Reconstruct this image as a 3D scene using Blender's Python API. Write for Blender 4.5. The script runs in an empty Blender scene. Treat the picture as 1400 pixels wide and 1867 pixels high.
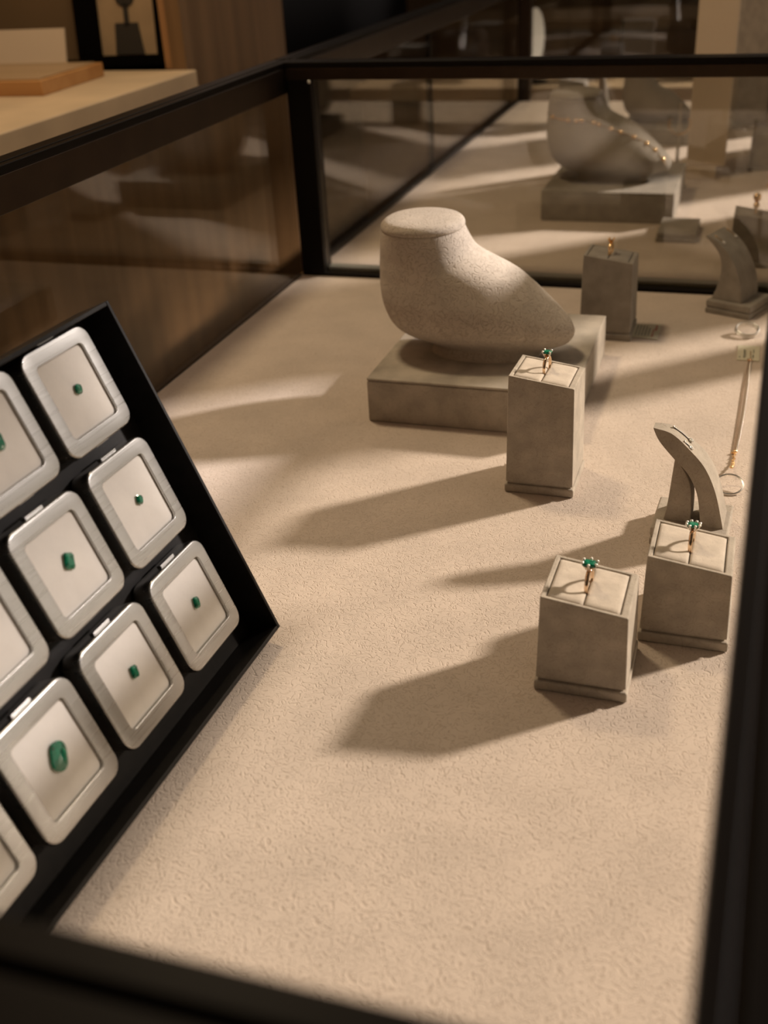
import bpy, bmesh, math, random
from mathutils import Vector, Matrix
random.seed(7)
C = bpy.context.scene.collection
S = bpy.context.scene
# ------------------------------------------------------------ camera
f_px, W_px, H_px = 1996.95, 1400, 1867
pitch, roll, yaw = math.radians(29.171), math.radians(-3.298), math.radians(-19.577)
fw = Vector((math.sin(yaw)*math.cos(pitch), math.cos(yaw)*math.cos(pitch), -math.sin(pitch)))
rt = Vector((math.cos(yaw), -math.sin(yaw), 0)); up = rt.cross(fw)
cr, sr = math.cos(roll), math.sin(roll)
rt2 = cr*rt + sr*up; up2 = -sr*rt + cr*up
cd = bpy.data.cameras.new('camera'); cam = bpy.data.objects.new('camera', cd); C.objects.link(cam)
m = Matrix.Identity(4)
for i in range(3):
    m[i][0] = rt2[i]; m[i][1] = up2[i]; m[i][2] = -fw[i]
m[2][3] = 0.5
cam.matrix_world = m
cd.sensor_fit = 'AUTO'; cd.sensor_width = 36; cd.lens = 36*f_px/H_px
cd.clip_start = .02; cd.clip_end = 100
cd.dof.use_dof = True; cd.dof.focus_distance = .92; cd.dof.aperture_fstop = 5.8
S.camera = cam
# ------------------------------------------------------------ light
S.view_settings.view_transform = 'Standard'; S.view_settings.look = 'None'
S.view_settings.gamma = 1; S.view_settings.use_curve_mapping = False
S.view_settings.exposure = -0.05
SUN_AZ = math.radians(219.5); SUN_EL = math.radians(26.0)
sd = Vector((math.cos(SUN_AZ)*math.cos(SUN_EL), math.sin(SUN_AZ)*math.cos(SUN_EL), -math.sin(SUN_EL)))
sl = bpy.data.lights.new('sun', 'SUN'); so = bpy.data.objects.new('sun', sl); C.objects.link(so)
so.rotation_euler = sd.to_track_quat('-Z', 'Y').to_euler(); so.location = -3*sd
sl.energy = 8.8; sl.color = (1, .89, .83); sl.angle = math.radians(4.3)
wd = bpy.data.worlds.new('daylight'); S.world = wd; wd.use_nodes = True
wn = wd.node_tree.nodes; wl = wd.node_tree.links; wn.clear()
def wnode(t, **k):
    n = wn.new(t)
    for a, b in k.items(): setattr(n, a, b)
    return n
tc = wnode('ShaderNodeTexCoord'); out = wnode('ShaderNodeOutputWorld'); bg = wnode('ShaderNodeBackground')
dot = wnode('ShaderNodeVectorMath', operation='DOT_PRODUCT'); dot.inputs[1].default_value = Vector((.80, .58, .10)).normalized()
wl.new(tc.outputs['Generated'], dot.inputs[0])
rmp = wnode('ShaderNodeValToRGB'); wl.new(dot.outputs['Value'], rmp.inputs[0])
e = rmp.color_ramp.elements
e[0].position = 0.0; e[0].color = (.055, .040, .028, 1)
e[1].position = 1.0; e[1].color = (1.25, 1.08, .93, 1)
a = e.new(.45); a.color = (.14, .105, .078, 1)
a = e.new(.72); a.color = (1.1, .93, .76, 1)
wl.new(rmp.outputs[0], bg.inputs[0]); bg.inputs[1].default_value = .80
wl.new(bg.outputs[0], out.inputs[0])

ll = bpy.data.lights.new('added_counter_fill', 'AREA'); lo_ = bpy.data.objects.new('added_counter_fill', ll); C.objects.link(lo_)
ll.shape = 'DISK'; ll.size = .25; ll.energy = 11; ll.color = (1, .78, .50); lo_.location = (-.82, 1.35, 1.6)  # warm fill lamp, out of view, added to brighten counter and walnut wall
# ------------------------------------------------------------ helpers
def new_mat(name):
    mt = bpy.data.materials.new(name); mt.use_nodes = True
    return mt, mt.node_tree.nodes, mt.node_tree.links, mt.node_tree.nodes['Principled BSDF']
def plain(name, col, rough=.5, metal=0, noise=0, nscale=60, spec=.5, bump=0, coat=0):
    mt, n, l, b = new_mat(name)
    b.inputs['Base Color'].default_value = (*col, 1); b.inputs['Roughness'].default_value = rough
    b.inputs['Metallic'].default_value = metal; b.inputs['Specular IOR Level'].default_value = spec
    b.inputs['Coat Weight'].default_value = coat
    t = n.new('ShaderNodeTexCoord'); z = n.new('ShaderNodeTexNoise'); z.inputs['Scale'].default_value = nscale
    z.inputs['Detail'].default_value = 4; l.new(t.outputs['Object'], z.inputs['Vector'])
    if noise:
        r = n.new('ShaderNodeValToRGB'); r.color_ramp.elements[0].position = .3; r.color_ramp.elements[1].position = .7
        r.color_ramp.elements[0].color = (*[c*(1-noise) for c in col], 1)
        r.color_ramp.elements[1].color = (*[min(1, c*(1+noise)) for c in col], 1)
        l.new(z.outputs['Fac'], r.inputs[0]); l.new(r.outputs[0], b.inputs['Base Color'])
    if bump:
        u = n.new('ShaderNodeBump'); u.inputs['Strength'].default_value = bump; u.inputs['Distance'].default_value = .001
        l.new(z.outputs['Fac'], u.inputs['Height']); l.new(u.outputs[0], b.inputs['Normal'])
    return mt
def suede(name, col, worm=1.0, wscale=150, mott=.12, bump=.35, mscale=18, sheen=.15):
    """short curly nap strokes pressed in a suede or felt, plus soft mottling"""
    mt, n, l, b = new_mat(name)
    b.inputs['Roughness'].default_value = .9; b.inputs['Specular IOR Level'].default_value = .15
    b.inputs['Sheen Weight'].default_value = sheen; b.inputs['Sheen Roughness'].default_value = .5
    t = n.new('ShaderNodeTexCoord')
    z = n.new('ShaderNodeTexNoise'); z.inputs['Scale'].default_value = wscale; z.inputs['Detail'].default_value = 1.0
    z.inputs['Distortion'].default_value = .6; l.new(t.outputs['Object'], z.inputs['Vector'])
    pp = n.new('ShaderNodeMath'); pp.operation = 'PINGPONG'; pp.inputs[1].default_value = .085; l.new(z.outputs['Fac'], pp.inputs[0])
    mr = n.new('ShaderNodeMapRange'); mr.inputs[1].default_value = 0; mr.inputs[2].default_value = .03
    l.new(pp.outputs[0], mr.inputs[0])
    z2 = n.new('ShaderNodeTexNoise'); z2.inputs['Scale'].default_value = wscale*2.0; z2.inputs['Detail'].default_value = 1
    l.new(t.outputs['Object'], z2.inputs['Vector'])
    gate = n.new('ShaderNodeMapRange'); gate.inputs[1].default_value = .54; gate.inputs[2].default_value = .64; l.new(z2.outputs['Fac'], gate.inputs[0])
    # strokes only where the gate is open: breaks the contours into short worms
    mx = n.new('ShaderNodeMath'); mx.operation = 'MAXIMUM'; l.new(mr.outputs[0], mx.inputs[0]); l.new(gate.outputs[0], mx.inputs[1])
    z3 = n.new('ShaderNodeTexNoise'); z3.inputs['Scale'].default_value = mscale; z3.inputs['Detail'].default_value = 5
    l.new(t.outputs['Object'], z3.inputs['Vector'])
    r = n.new('ShaderNodeValToRGB'); r.color_ramp.elements[0].position = .33; r.color_ramp.elements[1].position = .67
    r.color_ramp.elements[0].color = (*[c*(1-mott) for c in col], 1); r.color_ramp.elements[1].color = (*[c*(1+mott*.6) for c in col], 1)
    l.new(z3.outputs['Fac'], r.inputs[0])
    dk = n.new('ShaderNodeMixRGB'); dk.blend_type = 'MULTIPLY'; dk.inputs[2].default_value = (.74, .70, .66, 1)
    inv = n.new('ShaderNodeMath'); inv.operation = 'SUBTRACT'; inv.inputs[0].default_value = 1; l.new(mx.outputs[0], inv.inputs[1])
    sc = n.new('ShaderNodeMath'); sc.operation = 'MULTIPLY'; sc.inputs[1].default_value = .55*worm; l.new(inv.outputs[0], sc.inputs[0])
    l.new(sc.outputs[0], dk.inputs[0]); l.new(r.outputs[0], dk.inputs[1]); l.new(dk.outputs[0], b.inputs['Base Color'])
    fz = n.new('ShaderNodeTexNoise'); fz.inputs['Scale'].default_value = 1400; fz.inputs['Detail'].default_value = 2
    l.new(t.outputs['Object'], fz.inputs['Vector'])
    ad = n.new('ShaderNodeMath'); ad.operation = 'MULTIPLY_ADD'; ad.inputs[1].default_value = worm; l.new(mx.outputs[0], ad.inputs[0])
    fm = n.new('ShaderNodeMath'); fm.operation = 'MULTIPLY'; fm.inputs[1].default_value = .5; l.new(fz.outputs['Fac'], fm.inputs[0]); l.new(fm.outputs[0], ad.inputs[2])
    u = n.new('ShaderNodeBump'); u.inputs['Strength'].default_value = bump; u.inputs['Distance'].default_value = .0006
    l.new(ad.outputs[0], u.inputs['Height']); l.new(u.outputs[0], b.inputs['Normal'])
    return mt
def wood(name, c1, c2, axis=2, scale=9, rough=.45):
    mt, n, l, b = new_mat(name); b.inputs['Roughness'].default_value = rough
    t = n.new('ShaderNodeTexCoord'); mp = n.new('ShaderNodeMapping'); sc = [scale*3.2]*3; sc[axis] = scale*.12
    mp.inputs['Scale'].default_value = sc; l.new(t.outputs['Object'], mp.inputs[0])
    z = n.new('ShaderNodeTexNoise'); z.inputs['Scale'].default_value = 1; z.inputs['Detail'].default_value = 6
    l.new(mp.outputs[0], z.inputs['Vector'])
    r = n.new('ShaderNodeValToRGB'); r.color_ramp.elements[0].position = .35; r.color_ramp.elements[1].position = .65
    r.color_ramp.elements[0].color = (*c1, 1); r.color_ramp.elements[1].color = (*c2, 1)
    l.new(z.outputs['Fac'], r.inputs[0]); l.new(r.outputs[0], b.inputs['Base Color'])
    return mt
def glass_mat(name, tint=(.93, .94, .91), k=1.0):
    mt, n, l, b = new_mat(name); n.remove(b)
    o = n['Material Output']; tr = n.new('ShaderNodeBsdfTransparent'); tr.inputs[0].default_value = (*tint, 1)
    g = n.new('ShaderNodeBsdfGlossy'); g.inputs['Roughness'].default_value = .015; g.inputs[0].default_value = (.95, .95, .95, 1)
    fr = n.new('ShaderNodeLayerWeight'); pw = n.new('ShaderNodeMath'); pw.operation = 'POWER'; pw.inputs[1].default_value = 5.0
    l.new(fr.outputs['Facing'], pw.inputs[0]); fr.inputs[0].default_value = .5
    ml = n.new('ShaderNodeMath'); ml.operation = 'MULTIPLY_ADD'; ml.inputs[1].default_value = .95; ml.inputs[2].default_value = .045*k; ml.use_clamp = True; l.new(pw.outputs[0], ml.inputs[0])
    mx = n.new('ShaderNodeMixShader'); l.new(ml.outputs[0], mx.inputs[0]); l.new(tr.outputs[0], mx.inputs[1]); l.new(g.outputs[0], mx.inputs[2])
    l.new(mx.outputs[0], o.inputs[0]); return mt
def brushed(name, col, rough=.32):
    mt, n, l, b = new_mat(name); b.inputs['Metallic'].default_value = 1; b.inputs['Base Color'].default_value = (*col, 1)
    t = n.new('ShaderNodeTexCoord'); mp = n.new('ShaderNodeMapping'); mp.inputs['Scale'].default_value = (15, 700, 15); l.new(t.outputs['Object'], mp.inputs[0])
    z = n.new('ShaderNodeTexNoise'); z.inputs['Scale'].default_value = 1; l.new(mp.outputs[0], z.inputs['Vector'])
    r = n.new('ShaderNodeMapRange'); r.inputs[3].default_value = rough-.06; r.inputs[4].default_value = rough+.08
    l.new(z.outputs['Fac'], r.inputs[0]); l.new(r.outputs[0], b.inputs['Roughness']); return mt

def bx(bm, x0, x1, y0, y1, z0, z1):
    r = bmesh.ops.create_cube(bm, size=1)
    for v in r['verts']:
        v.co = Vector(((x0+x1)/2+v.co.x*(x1-x0), (y0+y1)/2+v.co.y*(y1-y0), (z0+z1)/2+v.co.z*(z1-z0)))
    return r['verts']
def hexa(bm, pts):
    """pts: 4 bottom (ccw) then 4 top"""
    v = [bm.verts.new(p) for p in pts]
    for q in ((3,2,1,0), (4,5,6,7), (0,1,5,4), (1,2,6,5), (2,3,7,6), (3,0,4,7)): bm.faces.new([v[i] for i in q])
    return v
def loft(bm, rings, cap=True):
    vs = [[bm.verts.new(p) for p in r] for r in rings]
    for a, b in zip(vs, vs[1:]):
        k = len(a)
        for i in range(k): bm.faces.new((a[i], a[(i+1) % k], b[(i+1) % k], b[i]))
    if cap:
        bm.faces.new(list(reversed(vs[0]))); bm.faces.new(vs[-1])
def tube(bm, path, r, seg=8, closed=False):
    path = [Vector(p) for p in path]; n = len(path); rings = []; prev = None
    for i, p in enumerate(path):
        if closed: d = path[(i+1) % n]-path[(i-1) % n]
        else: d = path[min(i+1, n-1)]-path[max(i-1, 0)]
        d.normalize()
        if prev is None:
            a = Vector((0, 0, 1)) if abs(d.z) < .9 else Vector((1, 0, 0))
            u = d.cross(a).normalized()
        else: u = (prev-d*prev.dot(d)).normalized()
        prev = u; w = d.cross(u)
        rr = r[i] if isinstance(r, (list, tuple)) else r
        rings.append([p+u*rr*math.cos(2*math.pi*k/seg)+w*rr*math.sin(2*math.pi*k/seg) for k in range(seg)])
    if closed:
        vs = [[bm.verts.new(q) for q in g] for g in rings]
        for i in range(n):
            a, b = vs[i], vs[(i+1) % n]
            for k in range(seg): bm.faces.new((a[k], a[(k+1) % seg], b[(k+1) % seg], b[k]))
    else: loft(bm, rings)
def lathe(bm, prof, seg=24, c=(0, 0)):
    loft(bm, [[(c[0]+r*math.cos(2*math.pi*k/seg), c[1]+r*math.sin(2*math.pi*k/seg), z) for k in range(seg)] for r, z in prof])
def ball(bm, p, r, u=10, v=7):
    q = bmesh.ops.create_uvsphere(bm, u_segments=u, v_segments=v, radius=r)
    for w in q['verts']: w.co += Vector(p)
def rrect(hx, hy, r, k=6):
    pts = []
    for cx, cy, a0 in ((hx-r, hy-r, 0), (-hx+r, hy-r, 90), (-hx+r, -hy+r, 180), (hx-r, -hy+r, 270)):
        for i in range(k+1):
            t = math.radians(a0+90*i/k); pts.append((cx+r*math.cos(t), cy+r*math.sin(t)))
    return pts
def obj(name, bm, mat, parent=None, smooth=False, bevel=0, seg=2, angle=40):
    bmesh.ops.recalc_face_normals(bm, faces=bm.faces)
    me = bpy.data.meshes.new(name); bm.to_mesh(me); bm.free()
    o = bpy.data.objects.new(name, me); C.objects.link(o); me.materials.append(mat)
    if parent: o.parent = parent
    if smooth or bevel:
        for p in me.polygons: p.use_smooth = True
    if bevel:
        b = o.modifiers.new('bevel', 'BEVEL'); b.width = bevel; b.segments = seg; b.limit_method = 'ANGLE'; b.angle_limit = math.radians(30)
        b.harden_normals = True
    elif smooth and angle < 180:
        bm2 = bmesh.new(); bm2.from_mesh(me)
        for ed in bm2.edges:
            if len(ed.link_faces) == 2 and ed.calc_face_angle(0) > math.radians(angle): ed.smooth = False
        bm2.to_mesh(me); bm2.free()
    return o
def tag(o, label, cat, group=None):
    o['label'] = label; o['category'] = cat
    if group: o['group'] = group
    return o
def thing(name, label, cat, loc=(0, 0, 0), rz=0, group=None):
    o = bpy.data.objects.new(name, None); o.empty_display_size = .01; C.objects.link(o); o.location = loc; o.rotation_euler = (0, 0, rz)
    return tag(o, label, cat, group)
def kids(o): return [c for c in bpy.data.objects if c.parent == o]
def copy_tree(o, parent=None):
    ch = kids(o); c = o.copy(); C.objects.link(c)
    if parent: c.parent = parent
    for k in ch: copy_tree(k, c)
    return c
def struct(name, bm, mat, **k):
    o = obj(name, bm, mat, **k); o['kind'] = 'structure'; return o
def B(): return bmesh.new()

# ------------------------------------------------------------ materials
M = {}
M['deck'] = suede('deck_suede', (.61, .515, .435), worm=1.0, wscale=140, mott=.07, bump=.5)
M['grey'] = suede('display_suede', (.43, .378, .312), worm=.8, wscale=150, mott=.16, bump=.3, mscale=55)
M['grey_shaded'] = suede('shaded_display_suede', (.29, .26, .22), worm=.4, wscale=150, mott=.16, bump=.3, mscale=55)  # shaded copy of the display suede, for items near and behind the pane
M['bust'] = suede('bust_suede', (.53, .46, .38), worm=1.2, wscale=125, mott=.10, bump=.75, mscale=25)
M['basetop'] = suede('plinth_suede', (.44, .39, .325), worm=.3, wscale=120, mott=.3, bump=.25, mscale=22)
M['pad'] = suede('pad_suede', (.55, .48, .40), worm=.3, wscale=200, mott=.14, bump=.4, mscale=70)
M['dark'] = plain('black_bronze_metal', (.006, .0045, .0035), .4, .0, spec=.08)
M['bronze'] = plain('bronze_metal', (.045, .029, .018), .36, .85, noise=.12, nscale=30)
M['glass'] = glass_mat('clear_glass', (.83, .81, .76), 1.2)
M['glass2'] = glass_mat('side_glass', (.90, .87, .82), 1.0)
M['tray'] = plain('black_tray_lacquer', (.008, .0065, .0055), .5, 0, noise=.3, nscale=120, spec=.2)
M['tinlid'] = brushed('brushed_silver', (.45, .445, .43), .28)
M['tinside'] = plain('dull_silver', (.50, .48, .44), .30, 1)
M['cream'] = suede('cream_velvet', (.80, .76, .70), worm=.15, wscale=260, mott=.04, bump=.2, mscale=60)
M['gold'] = plain('polished_gold', (.98, .68, .36), .22, 1)
M['rose'] = plain('polished_rose_gold', (.86, .64, .45), .14, 1)
M['silver'] = plain('polished_silver', (.88, .86, .82), .28, 1)
M['wood'] = wood('walnut_panel', (.135, .074, .031), (.205, .118, .053), 2)
M['woodlight'] = wood('oak_edge', (.30, .15, .06), (.36, .19, .08), 2)
M['stone'] = plain('travertine', (.56, .42, .27), .55, 0, noise=.10, nscale=9)
M['tan'] = plain('tan_plaster', (.20, .125, .062), .8, 0, noise=.08, nscale=4)
M['black'] = plain('matt_black', (.0025, .002, .0018), .95, spec=.05)
M['paper'] = plain('white_paper', (.62, .50, .38), .7)
M['label'] = plain('ivory_label', (.66, .62, .48), .6)
M['ink'] = plain('dark_ink', (.15, .15, .11), .7)
M['red'] = plain('red_ink', (.50, .16, .10), .7)
M['boxwood'] = wood('honey_wood', (.40, .19, .06), (.48, .25, .09), 0)
M['channel'] = plain('grey_channel', (.28, .28, .235), .35, .3)
M['floor'] = plain('dark_floor', (.10, .066, .038), .5, 0, noise=.2, nscale=2)
M['column'] = plain('cream_column', (.60, .49, .36), .6, 0, noise=.05, nscale=8)
def sheer_mat():
    mt, n, l, b = new_mat('sheer_shade'); b.inputs['Base Color'].default_value = (.45, .40, .34, 1); b.inputs['Roughness'].default_value = .9
    tr = n.new('ShaderNodeBsdfTransparent'); mx = n.new('ShaderNodeMixShader'); mx.inputs[0].default_value = .42
    l.new(tr.outputs[0], mx.inputs[1]); l.new(b.outputs[0], mx.inputs[2]); l.new(mx.outputs[0], n['Material Output'].inputs[0]); return mt
M['sheer'] = sheer_mat()
def gem_mat():
    mt, n, l, b = new_mat('green_gem')
    b.inputs['Roughness'].default_value = .06; b.inputs['IOR'].default_value = 1.58; b.inputs['Coat Weight'].default_value = .6; b.inputs['Coat Roughness'].default_value = .03
    b.inputs['Transmission Weight'].default_value = .25
    t = n.new('ShaderNodeTexCoord'); z = n.new('ShaderNodeTexVoronoi'); z.inputs['Scale'].default_value = 380; l.new(t.outputs['Object'], z.inputs['Vector'])
    r = n.new('ShaderNodeValToRGB'); r.color_ramp.elements[0].color = (.0, .085, .045, 1); r.color_ramp.elements[1].color = (.005, .33, .17, 1)
    l.new(z.outputs['Color'], r.inputs[0]); l.new(r.outputs[0], b.inputs['Base Color']); return mt
M['gem'] = gem_mat()
M['crystal'] = plain('white_crystal', (.85, .84, .80), .05, .4, spec=1)

# ------------------------------------------------------------ setting: room behind the cases
FZ = -0.9
b = B(); bx(b, -5, 5, -3, 9, FZ-.05, FZ); struct('floor', b, M['floor'])
b = B(); bx(b, -5, 5, 8.0, 8.1, FZ, 2.6); struct('wall_back', b, M['tan'])
# unseen window wall at right, header set to keep sun off the left wall
b = B(); bx(b, 2.5, 2.6, -3, 8.0, 2.08, 2.9); bx(b, 2.5, 2.6, -3, 8.0, FZ, -.35); struct('wall_right', b, M['tan'])
# walnut wall on the left: lower panel, side panel beyond the niche, niche shell
XW = -1.02; YN = 1.93; YE = 2.40; ZS = .246
b = B(); bx(b, XW-.03, XW, -1.2, YN, FZ, ZS-.034); bx(b, XW-.03, XW, YN, YE, FZ, 2.0)
struct('wall_left', b, M['wood'])
b = B(); bx(b, XW-.55, XW-.03, YN+.16, YN+.19, ZS, 2.0); bx(b, XW-.55, XW-.52, -1.2, YN+.16, ZS, 2.0)
struct('trim_1', b, M['tan'])
b = B(); bx(b, XW-.048, XW-.0305, YN+.01, YN+.155, ZS, 2.0); struct('trim_2', b, M['woodlight'])
b = B(); bx(b, -3.4, XW-.031, YE-.02, YE+.02, FZ, 2.4); bx(b, -3.4, -3.3, YE+.02, 6, FZ, 2.4); bx(b, -3.4, -2.2, 5.4, 5.5, FZ, 2.4); struct('wall_far_left', b, M['black'])
b = B(); bx(b, -1.70, -1.6, 2.43, 5.2, FZ, 2.4); struct('door_1', b, M['black'])

# ------------------------------------------------------------ wall counter and the objects on it
t = thing('wall_counter', 'pale stone counter slab standing out of the walnut wall at left', 'counter', (0, 0, 0))
b = B(); bx(b, XW-.52, -1.0, -1.0, YN, ZS-.033, ZS); obj('slab', b, M['stone'], t, bevel=.003)
b = B(); bx(b, XW+.0005, -1.004, -1.0, YN+.002, ZS-.06, ZS-.041); obj('lower_ledge', b, M['stone'], t, bevel=.002)
t = thing('wooden_tray_box', 'honey coloured shallow wooden box lying on the stone counter', 'box', (-1.24, 1.73, ZS), math.radians(4))
b = B(); bx(b, -.14, .10, -.10, .12, 0, .024); obj('box_body', b, M['boxwood'], t, bevel=.002)
b = B(); bx(b, -.13, .09, -.09, .11, .0242, .0262); obj('box_lid', b, wood('lid_oak', (.36, .24, .13), (.42, .28, .16), 0), t, bevel=.0008)
t = thing('blank_card', 'blank pale card standing upright behind the wooden box', 'card', (-1.345, 1.90, ZS), math.radians(6))
v = B(); hexa(v, [(-.085, 0, 0), (.085, 0, 0), (.085, .004, 0), (-.085, .004, 0), (-.085, .018, .075), (.085, .018, .075), (.085, .022, .075), (-.085, .022, .075)])
obj('card_sheet', v, M['paper'], t)
v = B(); hexa(v, [(-.02, .006, 0), (.02, .006, 0), (.02, .05, 0), (-.02, .05, 0), (-.02, .018, .05), (.02, .018, .05), (.02, .021, .05), (-.02, .021, .05)])
obj('card_foot', v, M['paper'], t)
# framed picture leaning at the niche side
t = thing('picture_frame', 'wide black framed picture leaning on the counter beside the walnut panel', 'picture', (-1.172, 1.985, ZS), math.radians(10))
t.rotation_euler = (math.radians(-6), 0, math.radians(8))
b = B()
for q in ((-.10, .10, 0, .020), (-.10, .10, .255, .30), (-.10, -.052, .020, .255), (.060, .10, .020, .255)): bx(b, q[0], q[1], 0, .016, q[2], q[3])
obj('frame_border', b, M['black'], t, bevel=.001)
b = B(); bx(b, -.053, .061, .006, .010, .019, .256); obj('mount', b, plain('sepia_print', (.34, .24, .14), .7, noise=.1, nscale=20), t)
b = B(); lathe(b, [(.0001, 0), (.019, 0), (.019, .0015), (.0001, .0015)], 24)
bmesh.ops.rotate(b, verts=b.verts, matrix=Matrix.Rotation(math.radians(90), 3, 'X')); bmesh.ops.translate(b, verts=b.verts, vec=(.004, .0055, .122))
bx(b, -.001, .009, .004, .0055, .07, .11); hexa(b, [(-.024, .004, .021), (.034, .004, .021), (.034, .0055, .021), (-.024, .0055, .021), (-.02, .004, .076), (.026, .004, .076), (.026, .0055, .076), (-.02, .0055, .076)])
obj('printed_figure', b, plain('print_ink', (.022, .017, .012), .7), t)

# ------------------------------------------------------------ front display case
def rx(y, off=0): return .0025+.0165*y+off   # inner line of the right side
YF, YB = .128, 1.53
case = thing('glass_display_case', 'front glass display case with dark bronze rails and beige suede deck', 'display case', (0, 0, 0))
b = B()
hexa(b, [(-.655, YF-.035, -.02), (rx(YF, .03), YF-.035, -.02), (rx(YB, .03), YB, -.02), (-.655, YB, -.02),
         (-.655, YF-.035, 0), (rx(YF, .03), YF-.035, 0), (rx(YB, .03), YB, 0), (-.655, YB, 0)])
obj('suede_deck', b, M['deck'], case)
def rail(name_parent, p0, p1, wdir, width, z0=.265, z1=.299):
    """rail along p0-p1 with thickness to the side wdir, a groove and a black cap"""
    w = Vector((*wdir, 0))*width
    q = [Vector((*p0, 0)), Vector((*p1, 0)), Vector((*p1, 0))+w, Vector((*p0, 0))+w]
    b = B(); hexa(b, [v+Vector((0, 0, z0)) for v in q]+[v+Vector((0, 0, z1)) for v in q]); r = obj('top_rail', b, M['bronze'], name_parent, bevel=.0012)
    b = B()
    w1 = w*.30; w2 = w*.40
    for a0, a1 in ((Vector((0, 0, 0)), w1), (w2, w)):
        qq = [q[0]+a0, q[1]+a0, q[1]+a1, q[0]+a1]
        hexa(b, [v+Vector((0, 0, z1)) for v in qq]+[v+Vector((0, 0, z1+.008)) for v in qq])
    c = obj('rail_cap', b, M['dark'], r, bevel=.001)
    c['label'] = 'black grooved cap'
    return r
rail(case, (-.655, .1), (-.655, 1.56), (-1, 0), .03)
rail(case, (-.655, YB), (rx(YB), YB), (0, 1), .032, .283)
rail(case, (rx(.1), .1), (rx(1.56), 1.56), (1, 0), .024, .288)
rail(case, (-.655, YF-.003), (rx(YF), YF+.0065), (0, -1), .034)
for x0, x1, y0, y1 in ((-.655, -.618, YB, YB+.033), (rx(YB, .001), rx(YB, .034), YB, YB+.033), (-.684, -.656, YF-.034, YF-.003), (rx(YF, .001), rx(YF, .033), YF-.033, YF-.001)):
    b = B(); bx(b, x0, x1, y0, y1, -.015, .266 if y0 < 1 else .284); p = obj('corner_post', b, M['dark'], case, bevel=.002)
    b = B(); ball(b, (x1-.001, y0-.001, .262 if y0 < 1 else .281), .0022)
    obj('rivet', b, M['silver'], p, smooth=True)
b = B(); bx(b, -.662, -.656, YF-.003, YB, .0, .266); obj('glass_pane', b, M['glass2'], case)
b = B(); bx(b, -.617, rx(YB), YB+.012, YB+.018, .004, .284); obj('glass_pane', b, M['glass'], case)
b = B(); hexa(b, [(rx(YF, .016), YF, .0), (rx(YF, .021), YF, .0), (rx(YB, .021), YB, .0), (rx(YB, .016), YB, .0), (rx(YF, .016), YF, .289), (rx(YF, .021), YF, .289), (rx(YB, .021), YB, .289), (rx(YB, .016), YB, .289)])
obj('glass_pane', b, M['glass'], case)
b = B(); bx(b, -.654, rx(YF), YF-.03, YF-.025, .0, .266); obj('glass_pane', b, M['glass'], case)
b = B(); bx(b, -.618, rx(YB), YB, YB+.012, .0, .005); obj('pane_channel', b, M['dark'], case)
b = B(); bx(b, -.618, rx(YB), YB+.0185, YB+.036, -.002, .010); obj('pane_sill', b, M['channel'], case)
b = B(); bx(b, -.664, -.655, YF, YB, -.01, .002); obj('side_channel', b, M['bronze'], case)
b = B(); bx(b, -.69, rx(YB, .03), YF-.04, YB+.034, FZ, -.021); obj('plinth_cabinet', b, M['wood'], case, bevel=.002)

# ------------------------------------------------------------ second display case, behind
YB2 = 3.12
c2 = thing('glass_display_case', 'second glass display case behind the rear pane, with sunlit beige deck', 'display case', (0, 0, 0))
b = B(); bx(b, -.645, .62, YB+.037, YB2, -.02, 0); obj('suede_deck', b, M['deck'], c2)
b = B(); bx(b, -.655, -.645, YB+.037, YB2, -.02, .006); obj('side_channel', b, M['dark'], c2)
rail(c2, (-.655, YB+.037), (-.655, YB2+.04), (-1, 0), .03)
rail(c2, (-.655, YB2), (.62, YB2), (0, 1), .032)
b = B(); bx(b, -.663, -.657, YB+.037, YB2, .0, .265); obj('glass_pane', b, M['glass2'], c2)
b = B(); bx(b, -.62, .6, YB2+.012, YB2+.018, .0, .265); obj('glass_pane', b, M['glass'], c2)
for x in (-.655, .59):
    b = B(); bx(b, x, x+.035, YB2, YB2+.033, -.02, .265); obj('corner_post', b, M['bronze'], c2, bevel=.002)
b = B(); bx(b, -.667, -.6562, 2.28, 2.288, 0, .265); obj('pane_joint', b, M['dark'], c2)
b = B(); bx(b, -.69, .62, YB+.037, YB2+.034, FZ, -.021); obj('plinth_cabinet', b, M['wood'], c2, bevel=.002)

# ------------------------------------------------------------ necklace busts
SL = [(.0507, -.334, -.210, .039), (.054, -.333, -.209, .0375), (.058, -.332, -.206, .037), (.0615, -.334, -.199, .0365), (.0645, -.341, -.187, .0385), (.068, -.3505, -.1785, .0425),
      (.077, -.368, -.1735, .0545), (.088, -.378, -.1775, .065), (.100, -.384, -.188, .068), (.114, -.388, -.2027, .067), (.128, -.390, -.218, .063), (.140, -.390, -.233, .059),
      (.150, -.390, -.253, .056), (.158, -.3895, -.271, .0535), (.166, -.389, -.2835, .052), (.178, -.388, -.2915, .050), (.1875, -.3865, -.2965, .049), (.1885, -.385, -.298, .048)]
CAP = [(.1885, -.3845, -.2985, .0475), (.1895, -.3865, -.2965, .049), (.193, -.3865, -.2965, .049), (.1965, -.384, -.299, .0465), (.1988, -.379, -.304, .042), (.2001, -.368, -.315, .032), (.2006, -.352, -.331, .015)]
def catmull(rows, k=5):
    o = []
    for i in range(len(rows)-1):
        p0 = rows[max(i-1, 0)]; p1 = rows[i]; p2 = rows[i+1]; p3 = rows[min(i+2, len(rows)-1)]
        for j in range(k):
            t = j/k
            o.append(tuple(.5*(2*b_+(c_-a_)*t+(2*a_-5*b_+4*c_-d_)*t*t+(-a_+3*b_-3*c_+d_)*t**3) for a_, b_, c_, d_ in zip(p0, p1, p2, p3)))
    return o+[rows[-1]]
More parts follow.
